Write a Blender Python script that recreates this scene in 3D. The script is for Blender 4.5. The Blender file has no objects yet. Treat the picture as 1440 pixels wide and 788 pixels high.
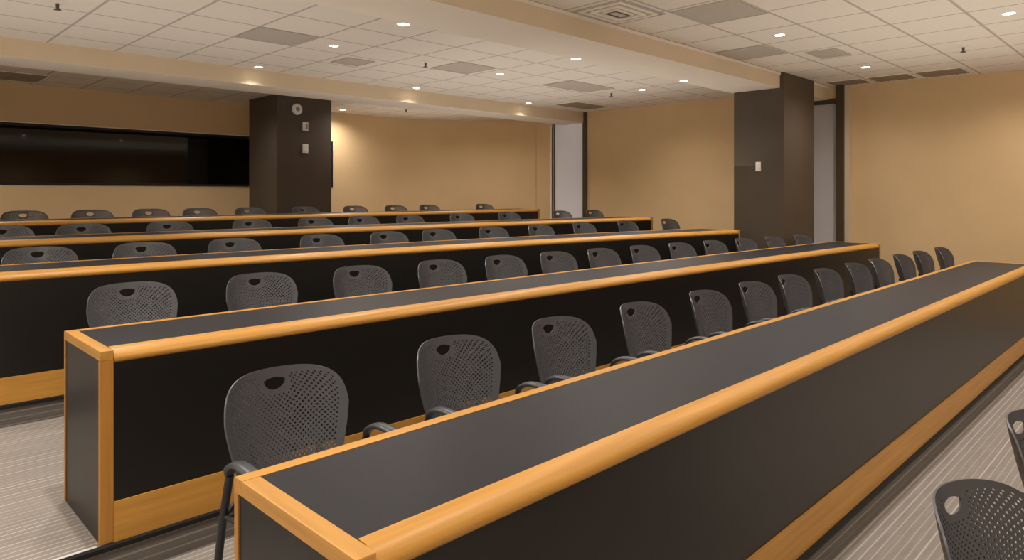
import bpy, bmesh, math, random
from mathutils import Vector, Matrix
random.seed(7)
SC = bpy.context.scene
COL = SC.collection
PI = math.pi
LCOL = (1.0, 0.945, 0.875)
EYE = 1.64                      # camera height above the front floor
CEIL = EYE + 1.52
SOFF = EYE + 1.33
FZ = [0.0, 0.15, 0.282, 0.41, 0.51, 0.60]     # floor level of each tier
WX = 10.1                       # right wall

# ------------------------------------------------------------------ materials
def mat(name, col, rough=0.5, spec=0.5, metal=0.0, noise=0.0, nscale=8.0, stretch=None, bump=0.0, bscale=200.0, coat=0.0):
    m = bpy.data.materials.new(name); m.use_nodes = True
    nt = m.node_tree; b = nt.nodes['Principled BSDF']
    b.inputs['Base Color'].default_value = (*col, 1)
    b.inputs['Roughness'].default_value = rough
    b.inputs['Specular IOR Level'].default_value = spec
    b.inputs['Metallic'].default_value = metal
    b.inputs['Coat Weight'].default_value = coat
    tc = nt.nodes.new('ShaderNodeTexCoord')
    if noise > 0:
        mp = nt.nodes.new('ShaderNodeMapping'); nt.links.new(tc.outputs['Object'], mp.inputs['Vector'])
        if stretch: mp.inputs['Scale'].default_value = stretch
        n = nt.nodes.new('ShaderNodeTexNoise'); n.inputs['Scale'].default_value = nscale; n.inputs['Detail'].default_value = 5
        nt.links.new(mp.outputs['Vector'], n.inputs['Vector'])
        r = nt.nodes.new('ShaderNodeValToRGB')
        r.color_ramp.elements[0].position = 0.3; r.color_ramp.elements[1].position = 0.7
        r.color_ramp.elements[0].color = (*[c * (1 - noise) for c in col], 1)
        r.color_ramp.elements[1].color = (*[min(1, c * (1 + noise)) for c in col], 1)
        nt.links.new(n.outputs['Fac'], r.inputs['Fac']); nt.links.new(r.outputs['Color'], b.inputs['Base Color'])
    if bump > 0:
        n2 = nt.nodes.new('ShaderNodeTexNoise'); n2.inputs['Scale'].default_value = bscale
        nt.links.new(tc.outputs['Object'], n2.inputs['Vector'])
        bp = nt.nodes.new('ShaderNodeBump'); bp.inputs['Strength'].default_value = bump; bp.inputs['Distance'].default_value = 0.002
        nt.links.new(n2.outputs['Fac'], bp.inputs['Height']); nt.links.new(bp.outputs['Normal'], b.inputs['Normal'])
    return m

def math_node(nt, op, a, b=None):
    n = nt.nodes.new('ShaderNodeMath'); n.operation = op
    for i, v in enumerate((a, b)):
        if v is None: continue
        if isinstance(v, (int, float)): n.inputs[i].default_value = v
        else: nt.links.new(v, n.inputs[i])
    return n.outputs[0]

def mixcol(nt, fac, c1, c2):
    n = nt.nodes.new('ShaderNodeMix'); n.data_type = 'RGBA'
    if isinstance(fac, (int, float)): n.inputs[0].default_value = fac
    else: nt.links.new(fac, n.inputs[0])
    for i, c in ((6, c1), (7, c2)):
        if isinstance(c, tuple): n.inputs[i].default_value = (*c, 1)
        else: nt.links.new(c, n.inputs[i])
    return n.outputs[2]

def carpet_mat(name, base, light, dark, zstripe=False):
    """woven carpet with narrow stripes that run along the rows"""
    m = bpy.data.materials.new(name); m.use_nodes = True
    nt = m.node_tree; b = nt.nodes['Principled BSDF']
    b.inputs['Roughness'].default_value = 0.95; b.inputs['Specular IOR Level'].default_value = 0.1
    tc = nt.nodes.new('ShaderNodeTexCoord'); sp = nt.nodes.new('ShaderNodeSeparateXYZ')
    nt.links.new(tc.outputs['Object'], sp.inputs[0])
    v = sp.outputs['Z'] if zstripe else sp.outputs['Y']
    s = math_node(nt, 'DIVIDE', v, 0.036)
    fr = math_node(nt, 'FRACT', s); cell = math_node(nt, 'FLOOR', s)
    wn = nt.nodes.new('ShaderNodeTexWhiteNoise'); wn.noise_dimensions = '1D'; nt.links.new(cell, wn.inputs['W'])
    line = math_node(nt, 'LESS_THAN', fr, math_node(nt, 'ADD', math_node(nt, 'MULTIPLY', wn.outputs['Value'], 0.14), 0.10))
    amt = math_node(nt, 'MULTIPLY', line, math_node(nt, 'ADD', math_node(nt, 'MULTIPLY', wn.outputs['Value'], 0.6), 0.35))
    mp = nt.nodes.new('ShaderNodeMapping'); nt.links.new(tc.outputs['Object'], mp.inputs['Vector'])
    mp.inputs['Scale'].default_value = (5, 60, 60)
    n = nt.nodes.new('ShaderNodeTexNoise'); n.inputs['Scale'].default_value = 1.0; n.inputs['Detail'].default_value = 3
    nt.links.new(mp.outputs[0], n.inputs['Vector'])
    c0 = mixcol(nt, n.outputs['Fac'], dark, base)
    c1 = mixcol(nt, amt, c0, light)
    n3 = nt.nodes.new('ShaderNodeTexNoise'); n3.inputs['Scale'].default_value = 320; nt.links.new(tc.outputs['Object'], n3.inputs['Vector'])
    c2 = mixcol(nt, math_node(nt, 'MULTIPLY', n3.outputs['Fac'], 0.35), c1, dark)
    nt.links.new(c2, b.inputs['Base Color'])
    bp = nt.nodes.new('ShaderNodeBump'); bp.inputs['Strength'].default_value = 0.4; bp.inputs['Distance'].default_value = 0.003
    nt.links.new(n3.outputs['Fac'], bp.inputs['Height']); nt.links.new(bp.outputs['Normal'], b.inputs['Normal'])
    return m

def tile_mat(name, ox, oy, dx, dy, col, bar):
    """lay-in ceiling tiles with T-bar grid"""
    m = bpy.data.materials.new(name); m.use_nodes = True
    nt = m.node_tree; b = nt.nodes['Principled BSDF']
    b.inputs['Roughness'].default_value = 0.9; b.inputs['Specular IOR Level'].default_value = 0.15
    tc = nt.nodes.new('ShaderNodeTexCoord'); sp = nt.nodes.new('ShaderNodeSeparateXYZ'); nt.links.new(tc.outputs['Object'], sp.inputs[0])
    def g(o, off, d):
        fr = math_node(nt, 'FRACT', math_node(nt, 'DIVIDE', math_node(nt, 'SUBTRACT', o, off), d))
        dist = math_node(nt, 'ABSOLUTE', math_node(nt, 'SUBTRACT', fr, 0.5))
        return math_node(nt, 'GREATER_THAN', dist, 0.5 - 0.012 / d)
    k = math_node(nt, 'MAXIMUM', g(sp.outputs['X'], ox - 40 * dx, dx), g(sp.outputs['Y'], oy - 40 * dy, dy))
    n = nt.nodes.new('ShaderNodeTexNoise'); n.inputs['Scale'].default_value = 90; n.inputs['Detail'].default_value = 6
    nt.links.new(tc.outputs['Object'], n.inputs['Vector'])
    c0 = mixcol(nt, n.outputs['Fac'], tuple(c * 0.88 for c in col), tuple(min(1, c * 1.1) for c in col))
    nt.links.new(mixcol(nt, k, c0, bar), b.inputs['Base Color'])
    return m

def emit_mat(name, col, s):
    m = bpy.data.materials.new(name); m.use_nodes = True
    nt = m.node_tree; b = nt.nodes['Principled BSDF']
    b.inputs['Base Color'].default_value = (0.8, 0.8, 0.8, 1)
    b.inputs['Emission Color'].default_value = (*col, 1); b.inputs['Emission Strength'].default_value = s
    return m

M = {}
M['wall'] = mat('tan_wall_paint', (0.69, 0.485, 0.265), 0.75, 0.25, noise=0.04, nscale=1.5)
M['whitewall'] = mat('white_bounce_wall', (0.85, 0.83, 0.78), 0.6, 0.3)  # unseen left wall, coloured white to bounce light into the room
M['beam'] = mat('beige_beam_paint', (0.70, 0.565, 0.395), 0.8, 0.2, noise=0.03, nscale=1.5)
M['soffit'] = mat('pale_soffit_paint', (0.84, 0.75, 0.63), 0.8, 0.2, noise=0.02, nscale=2)
M['column'] = mat('dark_brown_column_paint', (0.086, 0.063, 0.044), 0.55, 0.35, noise=0.05, nscale=2)
M['carpet'] = carpet_mat('striped_carpet', (0.40, 0.355, 0.31), (0.63, 0.575, 0.515), (0.25, 0.215, 0.19))
M['riser'] = carpet_mat('dark_riser_carpet', (0.20, 0.178, 0.155), (0.33, 0.295, 0.26), (0.13, 0.113, 0.098), True)
M['tileA'] = tile_mat('ceiling_tile_front', 6.17, 1.40, 0.61, 0.583, (0.80, 0.72, 0.62), (0.50, 0.43, 0.355))
M['tileB'] = tile_mat('ceiling_tile_middle', 1.57, 6.05, 0.613, 0.575, (0.80, 0.72, 0.63), (0.50, 0.43, 0.36))
M['tileC'] = tile_mat('ceiling_tile_back', 2.0, 10.5, 0.61, 0.60, (0.76, 0.66, 0.54), (0.46, 0.39, 0.31))
M['wood'] = mat('honey_maple', (0.55, 0.265, 0.048), 0.42, 0.45, noise=0.12, nscale=3.0, stretch=(0.6, 14, 14), coat=0.0)
M['woodY'] = mat('honey_maple_crosswise', (0.56, 0.275, 0.060), 0.42, 0.45, noise=0.12, nscale=3.0, stretch=(14, 0.8, 14), coat=0.0)
M['woodZ'] = mat('honey_maple_upright', (0.46, 0.205, 0.036), 0.42, 0.5, noise=0.12, nscale=3.0, stretch=(14, 14, 0.7), coat=0.0)
M['top'] = mat('charcoal_laminate_top', (0.017, 0.0165, 0.021), 0.46, 0.30, noise=0.06, nscale=120)
M['panel'] = mat('black_laminate_panel', (0.008, 0.007, 0.006), 0.36, 0.5, noise=0.08, nscale=60)
M['plastic'] = mat('charcoal_moulded_plastic', (0.070, 0.070, 0.077), 0.34, 0.7, bump=0.15, bscale=900)
M['armpad'] = mat('grey_arm_plastic', (0.055, 0.057, 0.064), 0.35, 0.5)
M['tube'] = mat('black_powder_coated_tube', (0.018, 0.018, 0.02), 0.4, 0.5)
M['rubber'] = mat('black_rubber', (0.010, 0.010, 0.010), 0.6, 0.3)
M['alu'] = mat('brushed_aluminium', (0.74, 0.72, 0.68), 0.4, 0.5)
M['glass'] = mat('dark_booth_glass', (0.004, 0.0035, 0.003), 0.04, 0.45)
M['black'] = mat('black_frame', (0.008, 0.007, 0.007), 0.5, 0.4)
M['doorglow'] = emit_mat('grey_door_added_glow', (0.62, 0.57, 0.57), 0.16)  # grey door panel with a glow added to brighten it
M['doorglow'].node_tree.nodes['Principled BSDF'].inputs['Base Color'].default_value = (0.60, 0.56, 0.55, 1)
M['door'] = mat('grey_door_laminate', (0.62, 0.575, 0.565), 0.45, 0.4, noise=0.03, nscale=2)
M['jamb'] = mat('dark_olive_trim', (0.075, 0.050, 0.026), 0.5, 0.4)
M['white'] = mat('white_plastic', (0.88, 0.84, 0.78), 0.45, 0.4)
M['grey'] = mat('grey_plastic', (0.30, 0.28, 0.25), 0.5, 0.4)
M['vent'] = mat('perforated_grey_grille', (0.50, 0.435, 0.365), 0.6, 0.3, noise=0.15, nscale=150)
M['ventdark'] = mat('dark_return_grille', (0.33, 0.255, 0.185), 0.7, 0.2, noise=0.15, nscale=80)
M['brass'] = mat('dull_sprinkler_metal', (0.10, 0.085, 0.07), 0.4, 0.5, metal=0.4)
M['ring'] = mat('white_downlight_ring', (0.85, 0.80, 0.72), 0.35, 0.4)
M['lens'] = emit_mat('lit_downlight_lens', (1.0, 0.90, 0.76), 14.0)

# ------------------------------------------------------------------ helpers
def finish(name, bm, m, parent=None, smooth=None, mats=None, world=True):
    bmesh.ops.recalc_face_normals(bm, faces=bm.faces)
    me = bpy.data.meshes.new(name)
    if parent is not None and world:
        bmesh.ops.translate(bm, verts=bm.verts, vec=-abs_loc(parent))
    bm.to_mesh(me); bm.free()
    for mm in (mats or [m]): me.materials.append(mm)
    if smooth:
        for p in me.polygons: p.use_smooth = True
        me.set_sharp_from_angle(angle=math.radians(smooth))
    o = bpy.data.objects.new(name, me); COL.objects.link(o)
    if parent is not None: o.parent = parent
    return o

def abs_loc(o):
    v = Vector((0, 0, 0))
    while o is not None:
        v = v + o.location; o = o.parent
    return v

def thing(name, label, cat, loc=(0, 0, 0), rz=0, group=None):
    o = bpy.data.objects.new(name, None); COL.objects.link(o)
    o.empty_display_size = 0.1
    o.location = loc; o.rotation_euler = (0, 0, rz)
    o['label'] = label; o['category'] = cat
    if group: o['group'] = group
    return o

def structure(o):
    o['kind'] = 'structure'; return o

def box(bm, x0, x1, y0, y1, z0, z1, mi=0):
    v = [bm.verts.new(p) for p in ((x0, y0, z0), (x1, y0, z0), (x1, y1, z0), (x0, y1, z0), (x0, y0, z1), (x1, y0, z1), (x1, y1, z1), (x0, y1, z1))]
    for f in ((0, 3, 2, 1), (4, 5, 6, 7), (0, 1, 5, 4), (1, 2, 6, 5), (2, 3, 7, 6), (3, 0, 4, 7)):
        bm.faces.new([v[i] for i in f]).material_index = mi
    return v

def boxes(*bs, bevel=0.0):
    bm = bmesh.new()
    for b in bs: box(bm, *b)
    if bevel:
        bmesh.ops.bevel(bm, geom=list(bm.edges), offset=bevel, segments=2, affect='EDGES', profile=0.6)
    return bm

def tube(bm, pts, r, seg=10, cap=True, flat=1.0):
    """round bar through pts; r one radius or a list"""
    pts = [Vector(p) for p in pts]; n = len(pts); rings = []
    up = Vector((1, 0, 0))
    for i, p in enumerate(pts):
        d = (pts[min(i + 1, n - 1)] - pts[max(i - 1, 0)]).normalized()
        a = up - d * up.dot(d)
        if a.length < 0.2: a = Vector((0, 0, 1)) - d * d.z
        a.normalize(); b = d.cross(a)
        rr = r[i] if isinstance(r, (list, tuple)) else r
        rings.append([bm.verts.new(p + (a * math.cos(2 * PI * k / seg) + b * math.sin(2 * PI * k / seg) * flat) * rr) for k in range(seg)])
    for i in range(n - 1):
        for k in range(seg):
            bm.faces.new([rings[i][k], rings[i][(k + 1) % seg], rings[i + 1][(k + 1) % seg], rings[i + 1][k]])
    if cap:
        bm.faces.new(rings[0][::-1]); bm.faces.new(rings[-1])

def spline(ctrl, n=6):
    """Catmull-Rom through the control points"""
    c = [Vector(p) for p in ctrl]; c = [c[0] * 2 - c[1]] + c + [c[-1] * 2 - c[-2]]
    out = []
    for i in range(1, len(c) - 2):
        for k in range(n):
            t = k / n
            out.append(0.5 * ((2 * c[i]) + (c[i + 1] - c[i - 1]) * t + (2 * c[i - 1] - 5 * c[i] + 4 * c[i + 1] - c[i + 2]) * t * t + (3 * c[i] - c[i - 1] - 3 * c[i + 1] + c[i + 2]) * t ** 3))
    out.append(c[-2]); return out

def lathe(bm, prof, seg=24, centre=(0, 0, 0), axis='z'):
    rings = []
    for (r, z) in prof:
        ring = []
        for k in range(seg):
            a = 2 * PI * k / seg; p = (r * math.cos(a), r * math.sin(a), z)
            if axis == 'y': p = (p[0], -p[2], p[1])       # axis points to -Y
            if axis == 'x': p = (-p[2], p[0], p[1])       # axis points to -X
            ring.append(bm.verts.new((p[0] + centre[0], p[1] + centre[1], p[2] + centre[2])))
        rings.append(ring)
    for i in range(len(rings) - 1):
        for k in range(seg):
            bm.faces.new([rings[i][k], rings[i][(k + 1) % seg], rings[i + 1][(k + 1) % seg], rings[i + 1][k]])
    if prof[0][0] > 1e-5: bm.faces.new(rings[0][::-1])
    if prof[-1][0] > 1e-5: bm.faces.new(rings[-1])
    bmesh.ops.remove_doubles(bm, verts=bm.verts, dist=1e-5)

def poly_extrude(bm, pts, z0, z1, mi=0):
    lo = [bm.verts.new((x, y, z0)) for x, y in pts]; hi = [bm.verts.new((x, y, z1)) for x, y in pts]
    n = len(pts)
    bm.faces.new(lo[::-1]).material_index = mi; bm.faces.new(hi).material_index = mi
    for i in range(n):
        bm.faces.new([lo[i], lo[(i + 1) % n], hi[(i + 1) % n], hi[i]]).material_index = mi

# ------------------------------------------------------------------ row geometry (front edge of each black worktop)
ROWF = {1: lambda x: 1.205, 2: lambda x: 3.07 - 0.003 * x * x, 3: lambda x: 5.0 - 0.012 * x * x,
        4: lambda x: 6.65 - 0.0075 * x * x, 5: lambda x: 8.71}
ROWH = {1: 0.70, 2: 0.61, 3: 0.4645, 4: 0.37, 5: 0.29}      # eye height above each worktop
ROWX = {1: (0.712, 8.42), 2: (0.743, 9.02), 3: (0.60, 8.18), 4: (0.55, 9.0), 5: (0.55, 9.32)}
PANELS = {1: -0.038, 2: -0.085, 3: -0.09, 4: -0.085, 5: -0.085}   # modesty panel relative to worktop edge

def sweep(bm, prof, x0, x1, yf, z, n=28, mi=0):
    """closed profile of (dy, dz) swept along a row"""
    rings = []
    for i in range(n + 1):
        x = x0 + (x1 - x0) * i / n
        rings.append([bm.verts.new((x, yf(x) + dy, z + dz)) for dy, dz in prof])
    k = len(prof)
    for i in range(n):
        for j in range(k):
            bm.faces.new([rings[i][j], rings[i][(j + 1) % k], rings[i + 1][(j + 1) % k], rings[i + 1][j]]).material_index = mi
    bm.faces.new(rings[0][::-1]).material_index = mi; bm.faces.new(rings[-1]).material_index = mi

# ------------------------------------------------------------------ room shell
XL, YF, YB = -2.2, -6.0, 11.5
def wall_x(y): return WX + 0.1 + 0.13 * (3.5 - y)           # front part of the right wall is slightly splayed

bm = bmesh.new()                                            # floor: six carpeted tiers
def strip(yfa, yfb, z, n=28, mi=0):
    xr = 11.6
    prev = None
    for i in range(n + 1):
        x = XL + (xr - XL) * i / n
        a, b = bm.verts.new((x, yfa(x), z)), bm.verts.new((x, yfb(x), z))
        if prev: bm.faces.new([prev[0], a, b, prev[1]]).material_index = mi
        prev = (a, b)
def riser(yf, z0, z1, n=28):
    xr = 11.6; prev = None
    for i in range(n + 1):
        x = XL + (xr - XL) * i / n
        a, b = bm.verts.new((x, yf(x), z0)), bm.verts.new((x, yf(x), z1))
        if prev: bm.faces.new([prev[0], a, b, prev[1]]).material_index = 1
        prev = (a, b)
edge = [lambda x: YF] + [(lambda x, f=ROWF[k], p=PANELS[k]: f(x) + p - 0.004) for k in range(1, 6)] + [lambda x: 13.2]
for k in range(6):
    strip(edge[k], edge[k + 1], FZ[k])
    if k: riser(edge[k], FZ[k - 1], FZ[k])
fl = bmesh.ops.remove_doubles(bm, verts=bm.verts, dist=1e-5)
structure(finish('floor', bm, None, mats=[M['carpet'], M['riser']]))

for k in range(1, 6):                                       # step nosings
    PANEL = PANELS[k]
    bm = bmesh.new()
    x1 = {1: 10.5, 2: 10.2, 3: 10.1, 4: 10.1, 5: 10.1}[k]
    sweep(bm, [(PANEL - 0.022, -0.018), (PANEL - 0.022, 0.0), (PANEL - 0.006, 0.004), (PANEL - 0.0045, 0.004), (PANEL - 0.0045, -0.018)], XL, x1, ROWF[k], FZ[k])
    if k in (1, 2, 3):
        sweep(bm, [(PANEL - 0.004, 0.0), (PANEL - 0.004, 0.005), (PANEL + 0.012, 0.005), (PANEL + 0.012, 0.0)], XL, ROWX[k][0] - 0.01, ROWF[k], FZ[k], n=6, mi=1)
    structure(finish('trim_%d' % k, bm, None, mats=[M['rubber'], M['alu']]))

bm = bmesh.new()                                            # ceiling tiles, three zones
for (y0, y1, mi) in ((YF, 3.78, 0), (4.36, 8.22, 1), (8.78, 13.0, 2)):
    box(bm, XL, 11.6, y0, y1, CEIL, CEIL + 0.04, mi)
structure(finish('ceiling', bm, None, mats=[M['tileA'], M['tileB'], M['tileC']]))

for nm, (y0, y1) in (('beam', (3.75, 4.40)), ('beam', (8.20, 8.80))):
    bm = bmesh.new(); box(bm, XL, WX + 0.3, y0, y1, SOFF, CEIL + 0.04)
    for f in bm.faces:
        pass
    bmesh.ops.recalc_face_normals(bm, faces=bm.faces)
    for f in bm.faces: f.material_index = 1 if f.normal.z < -0.5 else 0
    structure(finish(nm, bm, None, mats=[M['beam'], M['soffit']]))
bm = bmesh.new(); sweep(bm, [(-0.012, -0.03), (-0.012, 0.0), (0.0, 0.0), (0.0, -0.03)], XL, WX + 0.2, lambda x: 3.75, CEIL, n=2)
structure(finish('trim_6', bm, M['soffit']))

# back wall with the long dark booth window, rounded into the right wall
WZ0, WZ1, WXR = EYE + 0.115, EYE + 0.972, 6.72
bm = bmesh.new()
box(bm, XL, WXR, YB, YB + 0.35, 0, WZ0)
box(bm, XL, WXR, YB, YB + 0.35, WZ1, CEIL + 0.03)
box(bm, XL, -0.6, YB, YB + 0.35, WZ0, WZ1)
arc = [(8.05 + 2.05 * math.sin(a * PI / 2 / 16), YB - 2.05 + 2.05 * math.cos(a * PI / 2 / 16)) for a in range(17)]
poly_extrude(bm, [(WXR, YB)] + arc + [(WX, 9.02), (WX + 0.35, 9.02), (WX + 0.35, YB + 0.35), (WXR, YB + 0.35)], 0, CEIL + 0.03)
structure(finish('wall_back', bm, M['wall'], smooth=30))
w = structure(finish('window_1', boxes((-0.6, WXR, YB + 0.28, YB + 0.33, WZ0, WZ1)), M['glass']))
fr = finish('window_frame', boxes((-0.6, WXR, YB - 0.012, YB + 0.28, WZ0, WZ0 + 0.035), (-0.6, WXR, YB - 0.012, YB + 0.28, WZ1 - 0.035, WZ1),
            (WXR - 0.03, WXR, YB - 0.012, YB + 0.28, WZ0 + 0.035, WZ1 - 0.035)), M['black'], w)
bm = bmesh.new()
box(bm, -0.6, WXR + 0.012, YB - 0.016, YB - 0.002, WZ1, WZ1 + 0.012); box(bm, WXR, WXR + 0.012, YB - 0.016, YB - 0.002, WZ0, WZ1)
structure(finish('trim_7', bm, M['soffit']))
structure(finish('trim_8', boxes((WX - 0.014, WX + 0.02, 9.44, 9.46, FZ[4], EYE + 1.22)), M['beam']))

# right wall, two doorways
bm = bmesh.new()
poly_extrude(bm, [(wall_x(3.52), 3.52), (wall_x(YF), YF), (wall_x(YF) + 0.3, YF), (wall_x(YF) + 0.3, 3.52)], 0, CEIL + 0.03)
box(bm, WX, WX + 0.35, 4.42, 8.13, 0, CEIL + 0.03)
box(bm, WX, WX + 0.35, 3.52, 4.42, EYE + 1.345, CEIL + 0.03)
box(bm, WX, WX + 0.35, 8.13, 9.02, EYE + 1.385, CEIL + 0.03)
structure(finish('wall_right', bm, M['wall']))
d1 = structure(finish('door_1', boxes((WX + 0.07, WX + 0.12, 8.22, 9.02, FZ[4], EYE + 1.37)), M['doorglow']))
finish('door_frame', boxes((WX - 0.035, WX + 0.12, 8.13, 8.22, FZ[4], CEIL), (WX + 0.0, WX + 0.12, 8.22, 9.02, EYE + 1.355, EYE + 1.39),
       (WX + 0.06, WX + 0.12, 9.006, 9.02, FZ[4], EYE + 1.355)), M['jamb'], d1)
finish('door_edge', boxes((WX - 0.012, WX + 0.03, 9.02, 9.05, FZ[4], SOFF)), M['soffit'], d1)
d2 = structure(finish('door_2', boxes((WX + 0.07, WX + 0.12, 3.63, 4.42, FZ[2], EYE + 1.275)), M['door']))
finish('door_frame', boxes((WX - 0.05, WX + 0.12, 3.53, 3.63, FZ[2], CEIL), (WX + 0.0, WX + 0.12, 3.63, 4.42, EYE + 1.275, EYE + 1.345)), M['jamb'], d2)
finish('door_casing', boxes((WX - 0.01, WX + 0.1, 3.47, 3.53, FZ[2], CEIL)), M['beam'], d2)
# walls outside the view close the room
structure(finish('wall_left', boxes((XL - 0.2, XL, YF, YB + 0.35, 0, CEIL + 0.03)), M['whitewall']))
structure(finish('wall_front', boxes((XL - 0.2, 11.8, YF - 0.2, YF, 0, CEIL + 0.03)), M['wall']))
def bounce_lamp(x, y, z, aim, sx, w):  # added lamps without fixtures, bouncing light off the unseen left wall
    l = bpy.data.lights.new('added_bounce_lamp', 'AREA'); l.shape = 'RECTANGLE'; l.size = sx; l.size_y = 0.12; l.energy = w; l.color = LCOL
    o = bpy.data.objects.new('added_bounce_lamp', l); COL.objects.link(o); o.location = (x, y, z)
    o.rotation_euler = (Vector(aim) - Vector((x, y, z))).to_track_quat('-Z', 'Y').to_euler()
    return o
BOUNCE_W = 35
for y in (-3.5, -0.5, 2.2, 6.2):
    o = bounce_lamp(XL + 0.9, y, CEIL - 0.08, (XL, y, 1.6), 2.2, BOUNCE_W)
    o.rotation_euler = (0, math.radians(-(90 - 58)) * -1, math.radians(180))
    d = (Vector((XL, y, 1.6)) - o.location); o.rotation_euler = d.to_track_quat('-Z', 'X').to_euler()
def ceiling_fill(x, y, z, sx, sy, w):  # added area lamps without fixtures, facing up to brighten the ceilings
    l = bpy.data.lights.new('added_ceiling_fill', 'AREA'); l.shape = 'RECTANGLE'; l.size = sx; l.size_y = sy; l.energy = w; l.color = LCOL
    o = bpy.data.objects.new('added_ceiling_fill', l); COL.objects.link(o); o.location = (x, y, z); o.rotation_euler = (PI, 0, 0)
for x, y, z, sx, sy, w in ((1.5, 0.5, 1.9, 4.5, 5.0, 34), (7.0, 0.5, 1.9, 4.5, 5.0, 38), (1.5, 6.1, 2.0, 4.5, 4.2, 22), (6.5, 6.2, 2.0, 4.5, 4.2, 30), (7.5, 10.0, 2.1, 2.5, 1.6, 7)):
    ceiling_fill(x, y, z, sx, sy, w)

# columns
structure(finish('column', boxes((4.86, 5.79, 9.95, 10.92, FZ[5], CEIL), bevel=0.004), M['column']))
structure(finish('column', boxes((8.50, 9.45, 3.70, 4.37, FZ[2], CEIL), bevel=0.004), M['column']))

# ------------------------------------------------------------------ tables
DEBUG = False
ORD = ['', 'first', 'second', 'third', 'fourth', 'fifth', 'sixth', 'seventh', 'eighth', 'ninth', 'tenth', 'eleventh', 'twelfth', 'thirteenth', 'fourteenth']
TLABEL = {1: 'frontmost long charcoal-topped table, the lowest and nearest, with honey wood edges',
          2: 'second long table from the front, its black left end panel framed in wood',
          3: 'third long table from the front, charcoal top and honey wood nosing',
          4: 'fourth long table from the front, one row before the rearmost',
          5: 'rearmost and highest long table, running in front of the dark column'}
DEPTH = 0.435
BULL = [(0, 0), (-0.03, -0.001), (-0.052, -0.006), (-0.070, -0.016), (-0.081, -0.030), (-0.084, -0.043), (-0.079, -0.056), (-0.066, -0.066), (-0.048, -0.070), (0, -0.070)]
for k in range(1, 6):
    PANEL = PANELS[k]; x0, x1 = ROWX[k]; yf = ROWF[k]; zt = EYE - ROWH[k]; zf = FZ[k]; E = 0.046
    t = thing('long_table', TLABEL[k], 'table', ((x0 + x1) / 2, yf((x0 + x1) / 2) + 0.2, zf), 0, 'long lecture tables on the tiers')
    bm = bmesh.new(); sweep(bm, [(0, 0), (DEPTH, 0), (DEPTH, -0.03), (0, -0.03)], x0 + E, x1 - E, yf, zt); finish('worktop', bm, M['top'], t)
    bm = bmesh.new(); sweep(bm, [(dy * (0.80 if k == 1 else 1.0), dz * 0.88) for dy, dz in BULL], x0 + E + 0.004, x1 - E - 0.004, yf, zt + 0.001); finish('front_nosing', bm, M['wood'], t, smooth=40)
    bm = bmesh.new(); sweep(bm, [(DEPTH, 0.002), (DEPTH + 0.040, 0.002), (DEPTH + 0.045, -0.004), (DEPTH + 0.045, -0.035), (DEPTH, -0.035)], x0, x1, yf, zt); finish('rear_edge_strip', bm, M['wood'], t)
    bm = bmesh.new(); sweep(bm, [(PANEL, -0.05), (PANEL + 0.02, -0.05), (PANEL + 0.02, zf + 0.16 - zt), (PANEL, zf + 0.16 - zt)], x0 + E, x1 - E, yf, zt); finish('modesty_panel', bm, M['panel'], t)
    bm = bmesh.new(); sweep(bm, [(PANEL - 0.006, 0.16), (PANEL + 0.016, 0.16), (PANEL + 0.016, 0.0), (PANEL - 0.006, 0.0)], x0 + E, x1 - E, yf, zf); finish('kick_board', bm, M['wood'], t)
    for side in (0, 1):
        a, b = (x0, x0 + E) if side == 0 else (x1 - E, x1)
        ya = yf(a) + (-0.072 if k == 1 else -0.088); yb = yf(a) + DEPTH
        bm = boxes((a, b, ya, yb, zt - 0.036, zt + 0.002), bevel=0.003); finish('end_cap', bm, M['woodY'], t)
        bm = boxes((a, b, ya, ya + 0.028, zf + 0.005, zt - 0.036), bevel=0.002); finish('corner_post', bm, M['woodZ'], t)
        bm = boxes((a, a + 0.03, yb + 0.024, yb + 0.044, zf + 0.005, zt - 0.035) if side == 0 else (b - 0.03, b, yb + 0.024, yb + 0.044, zf + 0.005, zt - 0.035)); finish('rear_post', bm, M['woodZ'], t)
        xa, xb = (a + 0.004, a + 0.024) if side == 0 else (b - 0.024, b - 0.004)
        bm = boxes((xa, xb, ya + 0.028, yb + 0.024, zf, zt - 0.036)); finish('end_panel', bm, M['panel'], t)
    n = 3                                                     # support gables under the worktop
    for i in range(1, n + 1):
        x = x0 + (x1 - x0) * i / (n + 1)
        finish('support_gable', boxes((x - 0.012, x + 0.012, yf(x) + 0.0, yf(x) + 0.30, zf, zt - 0.03)), M['panel'], t)

# ------------------------------------------------------------------ chair (faces -Y, origin on the floor below the top of the backrest)
CH = 0.84
def back_half(b):
    """half width of the backrest at height b"""
    pts = [(0.43, 0.150), (0.47, 0.178), (0.55, 0.203), (0.63, 0.222), (0.70, 0.234), (0.745, 0.233)]
    for (b0, w0), (b1, w1) in zip(pts, pts[1:]):
        if b <= b1:
            s = min(1, max(0, (b - b0) / (b1 - b0))); return w0 + (w1 - w0) * s
    return 0.233

def back_point(a, b):
    r = CH - b
    y = -0.20 * r - 0.30 * r * r - 2.15 * a * a * (1 - 0.35 * r) + 0.25 * max(0, r - 0.30) ** 1.5
    return y

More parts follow.
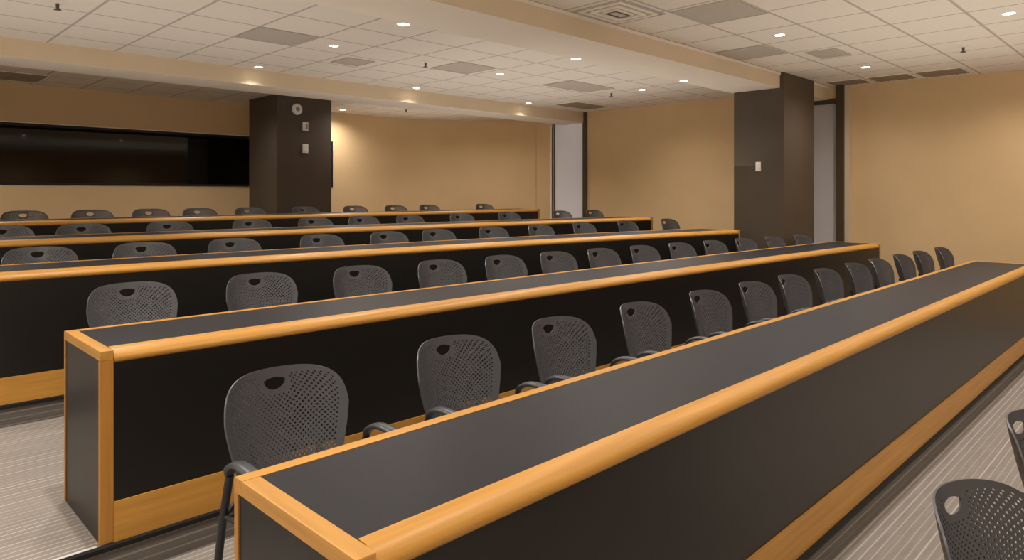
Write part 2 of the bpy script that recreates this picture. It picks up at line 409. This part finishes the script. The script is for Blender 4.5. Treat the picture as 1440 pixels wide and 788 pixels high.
def build_backrest():
    """perforated moulded sheet: a grid fitted to the rounded outline, every second cell pierced, hand-hold cut near the top"""
    NU, NL, NT = 50, 21, 22
    EXP = 4.2
    def pt(u, v):                                             # v in [-1, 1]; upper half is a rounded cap
        if v <= 0:
            b = 0.63 + 0.21 * v + 0.004 * 0; a = u * back_half(b)
            if v < -0.85: b += 0.012 * ((-v - 0.85) / 0.15) * (u * u)
            return a, b
        x, y = u * math.sqrt(1 - 0.5 * v * v), v * math.sqrt(1 - 0.5 * u * u)
        r = math.hypot(x, y)
        if r < 1e-6: return 0.0, 0.63
        c, q = abs(x) / r, abs(y) / r
        k = (c ** EXP + q ** EXP) ** (-1 / EXP)
        k = 1 + (k - 1) * r
        b = 0.63 + 0.21 * y * k
        return x * k * back_half(b), b
    hold = [(0.042 * math.cos(PI + PI * i / 24), 0.796 + 0.035 * math.sin(PI + PI * i / 24)) for i in range(25)]
    hold += [(0.042 - 0.084 * i / 16, 0.796 + 0.009 * math.sin(PI * i / 16)) for i in range(17)]
    def in_hold(a, b):
        if abs(a) > 0.042: return False
        return 0.796 - 0.035 * math.sqrt(1 - (a / 0.042) ** 2) < b < 0.796 + 0.009 * math.cos(a / 0.042 * PI / 2)
    vs_ = [-1 + i / NL for i in range(NL)] + [i / NT for i in range(NT + 1)]
    nv = len(vs_) - 1
    flat = [[pt(-1 + 2 * i / NU, v) for i in range(NU + 1)] for v in vs_]
    gone = [[False] * NU for _ in range(nv)]
    for j in range(nv):
        for i in range(NU):
            c = [flat[j][i], flat[j][i + 1], flat[j + 1][i + 1], flat[j + 1][i]]
            gone[j][i] = in_hold(sum(p[0] for p in c) / 4, sum(p[1] for p in c) / 4)
    dense = []
    for k in range(len(hold)):
        (x0, y0), (x1, y1) = hold[k], hold[(k + 1) % len(hold)]
        for q in range(3): dense.append((x0 + (x1 - x0) * q / 3, y0 + (y1 - y0) * q / 3))
    near = set()
    for j in range(nv + 1):
        for i in range(NU + 1):
            st = {gone[jj][ii] for jj in (j - 1, j) for ii in (i - 1, i) if 0 <= jj < nv and 0 <= ii < NU}
            if len(st) == 2:
                p = flat[j][i]; flat[j][i] = min(dense, key=lambda d: (d[0] - p[0]) ** 2 + (d[1] - p[1]) ** 2); near.add((j, i))
    bm = bmesh.new()
    def V(a, b): return bm.verts.new((a, back_point(a, b), b))
    gv = {}
    def G(j, i):
        if (j, i) not in gv: gv[(j, i)] = V(*flat[j][i])
        return gv[(j, i)]
    for j in range(nv):
        for i in range(NU):
            if gone[j][i]: continue
            q = [(j, i), (j, i + 1), (j + 1, i + 1), (j + 1, i)]
            c = [flat[y][x] for y, x in q]
            border = i < 3 or i > NU - 4 or j > nv - 4 or c[0][1] < 0.475 or any((y, x) in near for y, x in q)
            border = border or any(0 <= j + dj < nv and gone[j + dj][i + di] for dj in (-2, -1, 1, 2) for di in (-2, -1, 0, 1, 2) if 0 <= i + di < NU)
            if border or (i + j) % 2:
                bm.faces.new([G(*p) for p in q]); continue
            cx, cy = sum(p[0] for p in c) / 4, sum(p[1] for p in c) / 4
            ring = []
            for k in range(4):                                # eight-sided hole: two points per side
                p, n = c[k], c[(k + 1) % 4]
                for t in (0.30, 0.70):
                    x, y = p[0] + (n[0] - p[0]) * t, p[1] + (n[1] - p[1]) * t
                    ring.append(V(cx + (x - cx) * 0.72, cy + (y - cy) * 0.72))
            g = [G(*p) for p in q]
            for k in range(4):
                bm.faces.new([g[k], g[(k + 1) % 4], ring[2 * k + 1], ring[2 * k]])
                bm.faces.new([g[(k + 1) % 4], ring[(2 * k + 2) % 8], ring[2 * k + 1]])
    bmesh.ops.recalc_face_normals(bm, faces=bm.faces)
    bmesh.ops.solidify(bm, geom=list(bm.faces), thickness=0.006)
    return bm

def build_seat():
    bm = bmesh.new(); N = 14; top = []; bot = []
    for i in range(N + 1):
        rt, rb = [], []
        for j in range(N + 1):
            u, v = -1 + 2 * i / N, -1 + 2 * j / N
            x = u * math.sqrt(1 - 0.30 * v * v) * 0.245; y = v * math.sqrt(1 - 0.30 * u * u) * 0.245
            z = 0.448 + 0.05 * abs(x / 0.24) ** 2.4 * (0.6 if v < 0 else 1) * 0.5 - 0.045 * max(0, -v - 0.35) ** 1.6 + 0.02 * max(0, v - 0.4)
            rt.append(bm.verts.new((x, y - 0.345, z))); rb.append(bm.verts.new((x * 0.985, y * 0.985 - 0.345, z - 0.014)))
        top.append(rt); bot.append(rb)
    for i in range(N):
        for j in range(N):
            bm.faces.new([top[i][j], top[i + 1][j], top[i + 1][j + 1], top[i][j + 1]])
            bm.faces.new([bot[i][j], bot[i][j + 1], bot[i + 1][j + 1], bot[i + 1][j]])
    for i in range(N):
        bm.faces.new([top[i][0], bot[i][0], bot[i + 1][0], top[i + 1][0]]); bm.faces.new([top[i][N], top[i + 1][N], bot[i + 1][N], bot[i][N]])
        bm.faces.new([top[0][i], top[0][i + 1], bot[0][i + 1], bot[0][i]]); bm.faces.new([top[N][i], bot[N][i], bot[N][i + 1], top[N][i + 1]])
    return bm

def build_chair():
    t = thing('stacking_chair', '', 'chair')
    P = dict(parent=t, world=False)
    finish('backrest', build_backrest(), M['plastic'], smooth=45, **P)
    finish('seat', build_seat(), M['plastic'], smooth=60, **P)
    for s in (-1, 1):
        bm = bmesh.new(); tube(bm, spline([(s * 0.235, -0.50, 0.43), (s * 0.245, -0.525, 0.25), (s * 0.255, -0.55, 0.012)], 5), 0.0125)
        leg = finish('leg', bm, M['tube'], smooth=60, **P)
        bm = bmesh.new(); lathe(bm, [(0, 0.0), (0.016, 0.0), (0.017, 0.012), (0.013, 0.022), (0, 0.024)], 12, (s * 0.255, -0.55, 0)); finish('glide', bm, M['rubber'], leg, smooth=50, world=False)
        bm = bmesh.new(); tube(bm, spline([(s * 0.256, -0.232, 0.580), (s * 0.256, -0.205, 0.50), (s * 0.255, -0.160, 0.36), (s * 0.258, -0.075, 0.012)], 6), 0.0135)
        leg = finish('leg', bm, M['tube'], smooth=60, **P)
        bm = bmesh.new(); lathe(bm, [(0, 0.0), (0.017, 0.0), (0.018, 0.012), (0.014, 0.022), (0, 0.024)], 12, (s * 0.258, -0.075, 0)); finish('glide', bm, M['rubber'], leg, smooth=50, world=False)
        # arm pad: arched, turning down at its rear
        bm = bmesh.new(); c = spline([(s * 0.256, -0.225, 0.570), (s * 0.258, -0.250, 0.610), (s * 0.260, -0.315, 0.636), (s * 0.260, -0.42, 0.634), (s * 0.258, -0.50, 0.620), (s * 0.252, -0.545, 0.604)], 5)
        rr = [0.012, 0.015, 0.018, 0.021, 0.023] + [0.025] * (len(c) - 9) + [0.024, 0.021, 0.017, 0.011]
        tube(bm, c, rr, seg=14, flat=0.45); finish('armrest', bm, M['armpad'], smooth=60, **P)
        bm = bmesh.new(); tube(bm, spline([(s * 0.16, -0.42, 0.425), (s * 0.225, -0.28, 0.420), (s * 0.252, -0.19, 0.43)], 5), 0.010); 
        tube(bm, spline([(s * 0.252, -0.19, 0.43), (s * 0.20, -0.14, 0.44)] + [(s * 0.13, back_point(0.13, b) + 0.013, b) for b in (0.48, 0.54, 0.60)], 5), 0.010); 
        finish('back_support', bm, M['tube'], smooth=60, **P)
    for yy, hw in ((-0.49, 0.235), (-0.19, 0.25)):
        bm = bmesh.new(); tube(bm, [(-hw, yy, 0.424), (hw, yy, 0.424)], 0.011); finish('seat_rail', bm, M['tube'], smooth=60, **P)
    return t

CHAIR = build_chair()
CHAIR_USED = [False]
def dup(root):
    r = root.copy(); COL.objects.link(r)
    for ch in list(root.children):
        c = ch.copy(); COL.objects.link(c); c.parent = r
        for g in ch.children:
            d = g.copy(); COL.objects.link(d); d.parent = c
    return r
CHILDREN = None
def place_chair(x, y, z, rz, label, group):
    if not CHAIR_USED[0]: c = CHAIR; CHAIR_USED[0] = True
    else: c = dup(CHAIR)
    c.location = (x, y, z); c.rotation_euler = (0, 0, rz); c['label'] = label; c['group'] = group

# lateral angle of a ray -> X/Y ratio of a ray seen at image column px (72-degree wide lens turned 45 degrees to the rows)
FPX = 967.0; TH = math.atan(970.0 / 967.0); SN, CS = math.sin(TH), math.cos(TH)
def ratio(px):
    u = (px - 720) / FPX
    return (CS + u * SN) / (SN - u * CS)
ROW_CH = {1: ([399, 638, 786, 901.5, 994, 1061, 1114, 1162, 1204.5, 1237, 1270, 1297, 1326.5], lambda q: 2.47 - 0.045 * q),
          2: ([184.5, 365, 506, 617.5, 707, 781.5, 845.5, 903.6, 956.5, 1003.5, 1047, 1088, 1127.2], lambda q: 4.52 - 0.37 * q),
          3: ([55.5, 202.5, 328, 450.5, 545, 614.5, 692, 758.5, 819.5, 880.5, 940], lambda q: 6.02 - 0.12 * q),
          4: ([4, 117, 238, 353, 442, 510, 575, 648, 714.5, 789, 834.5], lambda q: 7.62),
          5: ([34, 129, 211.5, 280, 351, 428.5, 498.5, 555.5, 602.5, 680], lambda q: 9.64)}
TW = {1: 'frontmost table', 2: 'second table from the front', 3: 'third table from the front', 4: 'fourth table from the front', 5: 'rearmost table'}
rnd = random.Random(3)
for k, (pxs, yfun) in ROW_CH.items():
    for i, px in enumerate(pxs):
        q = ratio(px); y = yfun(q); x = q * (y - 0.085)
        rz = math.radians(rnd.uniform(-0.7, 0.7))
        if DEBUG: print('CH', k, i + 1, round(x, 2), round(y, 2))
        place_chair(x, y, FZ[k], rz, '%s black perforated-back chair from the left, seated behind the %s' % (ORD[i + 1], TW[k]), 'chairs behind the ' + TW[k])
place_chair(2.19, 0.495, 0.0, math.radians(-15), 'black perforated chair standing on the front carpet, nearest to the lower right corner', 'chairs on the front floor')
place_chair(3.09, 0.485, 0.0, math.radians(-15), 'black perforated chair on the front carpet, cut off by the right edge of the photo', 'chairs on the front floor')

# ------------------------------------------------------------------ downlights
DL = None
def make_downlight(x, y, z, label):
    global DL
    if DL is None:
        t = thing('downlight', label, 'ceiling light')
        bm = bmesh.new(); lathe(bm, [(0.045, 0.0), (0.048, -0.003), (0.064, -0.004), (0.069, -0.001), (0.069, 0.0)], 28)
        finish('trim_ring', bm, M['ring'], t, smooth=50, world=False)
        bm = bmesh.new(); lathe(bm, [(0, -0.003), (0.022, -0.003), (0.045, -0.001)], 28); finish('lens', bm, M['lens'], t, smooth=50, world=False)
        DL = t
    else:
        t = dup(DL)
    t.location = (x, y, z - 0.0005); t['label'] = label; t['group'] = 'recessed ceiling downlights'
LIGHT_W = 66.0
def spot(x, y, z, w=1.0, size=155):
    l = bpy.data.lights.new('downlight_beam', 'SPOT'); l.energy = LIGHT_W * w; l.spot_size = math.radians(size); l.spot_blend = 1.0
    l.shadow_soft_size = 0.035; l.color = LCOL
    o = bpy.data.objects.new('downlight_beam', l); COL.objects.link(o); o.location = (x, y, z - 0.02)
LIGHTS = []
for i, x in enumerate((3.70, 6.08, 8.48)): LIGHTS.append((x, 6.31 if i < 2 else 5.80, CEIL, '%s lit downlight from the left in the middle row of the central tiled ceiling' % ORD[i + 1]))
for i, x in enumerate((3.68, 6.03, 8.37)): LIGHTS.append((x, 8.00, CEIL, '%s lit downlight from the left along the far beige beam' % ORD[i + 1]))
for i, (x, y) in enumerate(((3.21, 4.43), (5.25, 4.37), (7.19, 4.33))): LIGHTS.append((x, y, SOFF, '%s lit downlight from the left set in the near beam underside' % ORD[i + 1]))
LIGHTS += [(6.48, 2.86, CEIL, 'lit downlight between the two square grey grilles of the right ceiling'),
           (8.86, 2.86, CEIL, 'lit downlight in front of the right dark column'),
           (7.07, 1.15, CEIL, 'lit downlight at the top right corner of the ceiling'),
           (6.66, 11.05, CEIL, 'lit downlight close to the back wall beside the left dark column'),
           (3.85, 9.85, CEIL, 'small lit downlight behind the far beam left of the dark column')]
HID = [(4.11, 2.86), (0.86, 2.97), (-1.4, 2.97), (9.44, 1.15), (4.70, 1.15), (2.33, 1.15), (-0.04, 1.15), (1.0, -0.7), (3.4, -0.7), (5.8, -0.7), (8.2, -0.7),
       (1.0, -2.8), (3.4, -2.8), (5.8, -2.8), (8.2, -2.8), (1.0, -4.8), (4.6, -4.8), (8.2, -4.8), (-1.2, 6.31), (-1.2, 8.0), (1.45, 9.85), (8.6, 9.78), (6.3, 9.78)]
for (x, y, z, lab) in LIGHTS:
    make_downlight(x, y, z, lab); spot(x, y, z, 0.5 if y == 8.0 else (1.6 if x > 8.4 and y > 5 else 1.0), 120 if y == 8.0 else 155)
for i, (x, y) in enumerate(HID):
    spot(x, y, CEIL, 1.4 if (x, y) == (0.86, 2.97) else 1.0)
spot(1.2, 4.45, SOFF)

# ------------------------------------------------------------------ ceiling grilles, returns, sprinklers
def grille(x0, x1, y0, y1, label, kind='perf', name='air_grille'):
    z = CEIL
    t = thing(name, label, 'air vent', ((x0 + x1) / 2, (y0 + y1) / 2, z), 0, 'ceiling air vents')
    fw = 0.016
    finish('frame', boxes((x0, x1, y0, y0 + fw, z - 0.008, z), (x0, x1, y1 - fw, y1, z - 0.008, z), (x0, x0 + fw, y0 + fw, y1 - fw, z - 0.008, z), (x1 - fw, x1, y0 + fw, y1 - fw, z - 0.008, z)), M['vent'] if kind != 'slot' else M['soffit'], t)
    if kind == 'perf':
        finish('perforated_face', boxes((x0 + fw, x1 - fw, y0 + fw, y1 - fw, z - 0.005, z - 0.0005)), M['vent'], t)
    elif kind == 'slot':
        finish('return_mesh', boxes((x0 + fw, x1 - fw, y0 + fw, y1 - fw, z - 0.003, z - 0.0005)), M['ventdark'], t)
        n = 7; bb = []
        for i in range(1, n):
            y = y0 + (y1 - y0) * i / n; bb.append((x0 + fw, x1 - fw, y - 0.004, y + 0.004, z - 0.007, z - 0.003))
        finish('louvre', boxes(*bb), M['ventdark'], t)
    elif kind == 'ring':
        d = 0
        for q in range(3):
            a = 0.04 + 0.075 * q
            finish('louvre_ring', boxes((x0 + a, x1 - a, y0 + a, y0 + a + 0.03, z - 0.012 - 0.004 * q, z - 0.001), (x0 + a, x1 - a, y1 - a - 0.03, y1 - a, z - 0.012 - 0.004 * q, z - 0.001),
                   (x0 + a, x0 + a + 0.03, y0 + a + 0.03, y1 - a - 0.03, z - 0.012 - 0.004 * q, z - 0.001), (x1 - a - 0.03, x1 - a, y0 + a + 0.03, y1 - a - 0.03, z - 0.012 - 0.004 * q, z - 0.001)), M['soffit'], t)
        finish('throat', boxes((x0 + 0.03, x1 - 0.03, y0 + 0.03, y1 - 0.03, z - 0.004, z - 0.0005)), M['vent'], t)
        c = 0.2; finish('core_plate', boxes((x0 + c, x1 - c, y0 + c, y1 - c, z - 0.02, z - 0.004)), M['vent'], t)
grille(2.80, 3.38, 6.05, 6.61, 'square grey ceiling grille at upper left, above the dark column')
grille(4.12, 4.48, 6.72, 7.10, 'small faint square ceiling vent between two downlights', 'perf')
grille(5.17, 5.75, 6.02, 6.58, 'square grey ceiling grille at the centre of the tiled ceiling')
grille(7.10, 8.05, 5.98, 6.52, 'wide grey ceiling vent near the right side wall', 'perf')
grille(8.80, 9.75, 7.30, 7.86, 'dark return grille against the far beam over the doorway', 'slot')
grille(4.40, 5.02, 3.20, 3.72, 'square diffuser with concentric rings beside the near beam', 'ring', 'air_diffuser')
grille(5.00, 5.61, 2.58, 3.13, 'large square grey grille at the top of the right ceiling')
grille(6.78, 7.36, 3.17, 3.70, 'square grey grille touching the near beam at right')
grille(7.46, 7.92, 2.70, 3.02, 'smaller square grey grille left of the right dark column')
grille(9.66, 10.14, 3.17, 3.66, 'dark slot return by the right wall, nearest the doorway', 'slot')
grille(9.66, 10.18, 2.62, 3.13, 'dark slot return by the right wall, middle of three', 'slot')
grille(9.68, 10.22, 2.04, 2.57, 'dark slot return by the right wall, farthest from the doorway', 'slot')
grille(1.30, 2.05, 10.50, 11.30, 'dark return grille above the long window at far left', 'slot')

def sprinkler(x, y, label):
    t = thing('sprinkler_head', label, 'sprinkler', (x, y, CEIL), 0, 'ceiling sprinklers')
    bm = bmesh.new(); lathe(bm, [(0, -0.012), (0.02, -0.012), (0.036, -0.003), (0.036, 0)], 20); finish('escutcheon', bm, M['ring'], t, smooth=50, world=False)
    bm = bmesh.new(); lathe(bm, [(0, -0.05), (0.010, -0.05), (0.013, -0.03), (0.013, -0.012), (0, -0.012)], 14); lathe(bm, [(0, -0.062), (0.028, -0.062), (0.028, -0.058), (0.006, -0.05), (0, -0.05)], 14)
    finish('deflector', bm, M['brass'], t, smooth=40, world=False)
sprinkler(4.90, 6.33, 'small dark sprinkler head left of the central square grille')
sprinkler(8.36, 6.27, 'small dark sprinkler head right of the wide grey vent')
sprinkler(8.32, 1.74, 'small dark sprinkler head at the upper right ceiling')
sprinkler(1.30, 6.42, 'sprinkler head at the upper left edge of the ceiling')
sprinkler(7.38, 10.10, 'sprinkler head behind the far beam, near the back wall')

# ------------------------------------------------------------------ devices on the columns
t = thing('wall_alarm', 'round white wall device with grey centre, high on the left dark column', 'alarm', (5.19, 9.95, EYE + 1.31))
bm = bmesh.new(); lathe(bm, [(0, 0.030), (0.055, 0.030), (0.078, 0.022), (0.088, 0.006), (0.088, 0.0)], 28, axis='y'); finish('housing', bm, M['white'], t, smooth=40, world=False)
bm = bmesh.new(); lathe(bm, [(0, 0.040), (0.018, 0.040), (0.034, 0.034), (0.036, 0.030), (0, 0.030)], 20, axis='y'); finish('grey_centre', bm, M['grey'], t, smooth=40, world=False)
def plate(name, label, cat, x, y, z, w, h, split):
    t = thing(name, label, cat, (x, y, z))
    finish('cover_plate', boxes((x - w / 2, x + w / 2, y - 0.012, y, z - h / 2, z + h / 2), bevel=0.003), M['white'], t)
    if split: finish('display_window', boxes((x + 0.002, x + w / 2 - 0.012, y - 0.018, y - 0.012, z - h / 2 + 0.02, z + h / 2 - 0.02), bevel=0.002), M['grey'], t)
    else: finish('rocker', boxes((x - w * 0.2, x + w * 0.2, y - 0.018, y - 0.012, z - h * 0.3, z + h * 0.3), bevel=0.002), M['white'], t)
plate('wall_thermostat', 'upper of two small white wall plates on the left dark column, with grey window', 'thermostat', 5.33, 9.95, EYE + 1.05, 0.095, 0.135, True)
plate('wall_switch', 'lower of two small white wall plates on the left dark column', 'light switch', 5.33, 9.95, EYE + 0.705, 0.095, 0.14, False)
t = thing('wall_switch', 'white light switch on the right dark column', 'light switch', (8.50, 4.03, EYE + 0.344))
finish('cover_plate', boxes((8.488, 8.50, 3.995, 4.065, EYE + 0.284, EYE + 0.404), bevel=0.003), M['white'], t)
finish('rocker', boxes((8.482, 8.488, 4.014, 4.046, EYE + 0.31, EYE + 0.378), bevel=0.002), M['white'], t)

# ------------------------------------------------------------------ camera, world, view
cam = bpy.data.cameras.new('camera'); cam.sensor_width = 36; cam.lens = FPX * 36 / 1440; cam.shift_y = -122 / 1440; cam.clip_start = 0.02
co = bpy.data.objects.new('camera', cam); COL.objects.link(co)
co.location = (0, 0, EYE); co.rotation_euler = (PI / 2, 0, TH - PI / 2)
SC.camera = co
wd = bpy.data.worlds.new('world'); SC.world = wd; wd.use_nodes = True
wd.node_tree.nodes['Background'].inputs[0].default_value = (0.02, 0.017, 0.014, 1)
vs = SC.view_settings
vs.view_transform = 'Standard'; vs.look = 'None'; vs.gamma = 1.0; vs.use_curve_mapping = False
vs.exposure = 0.22
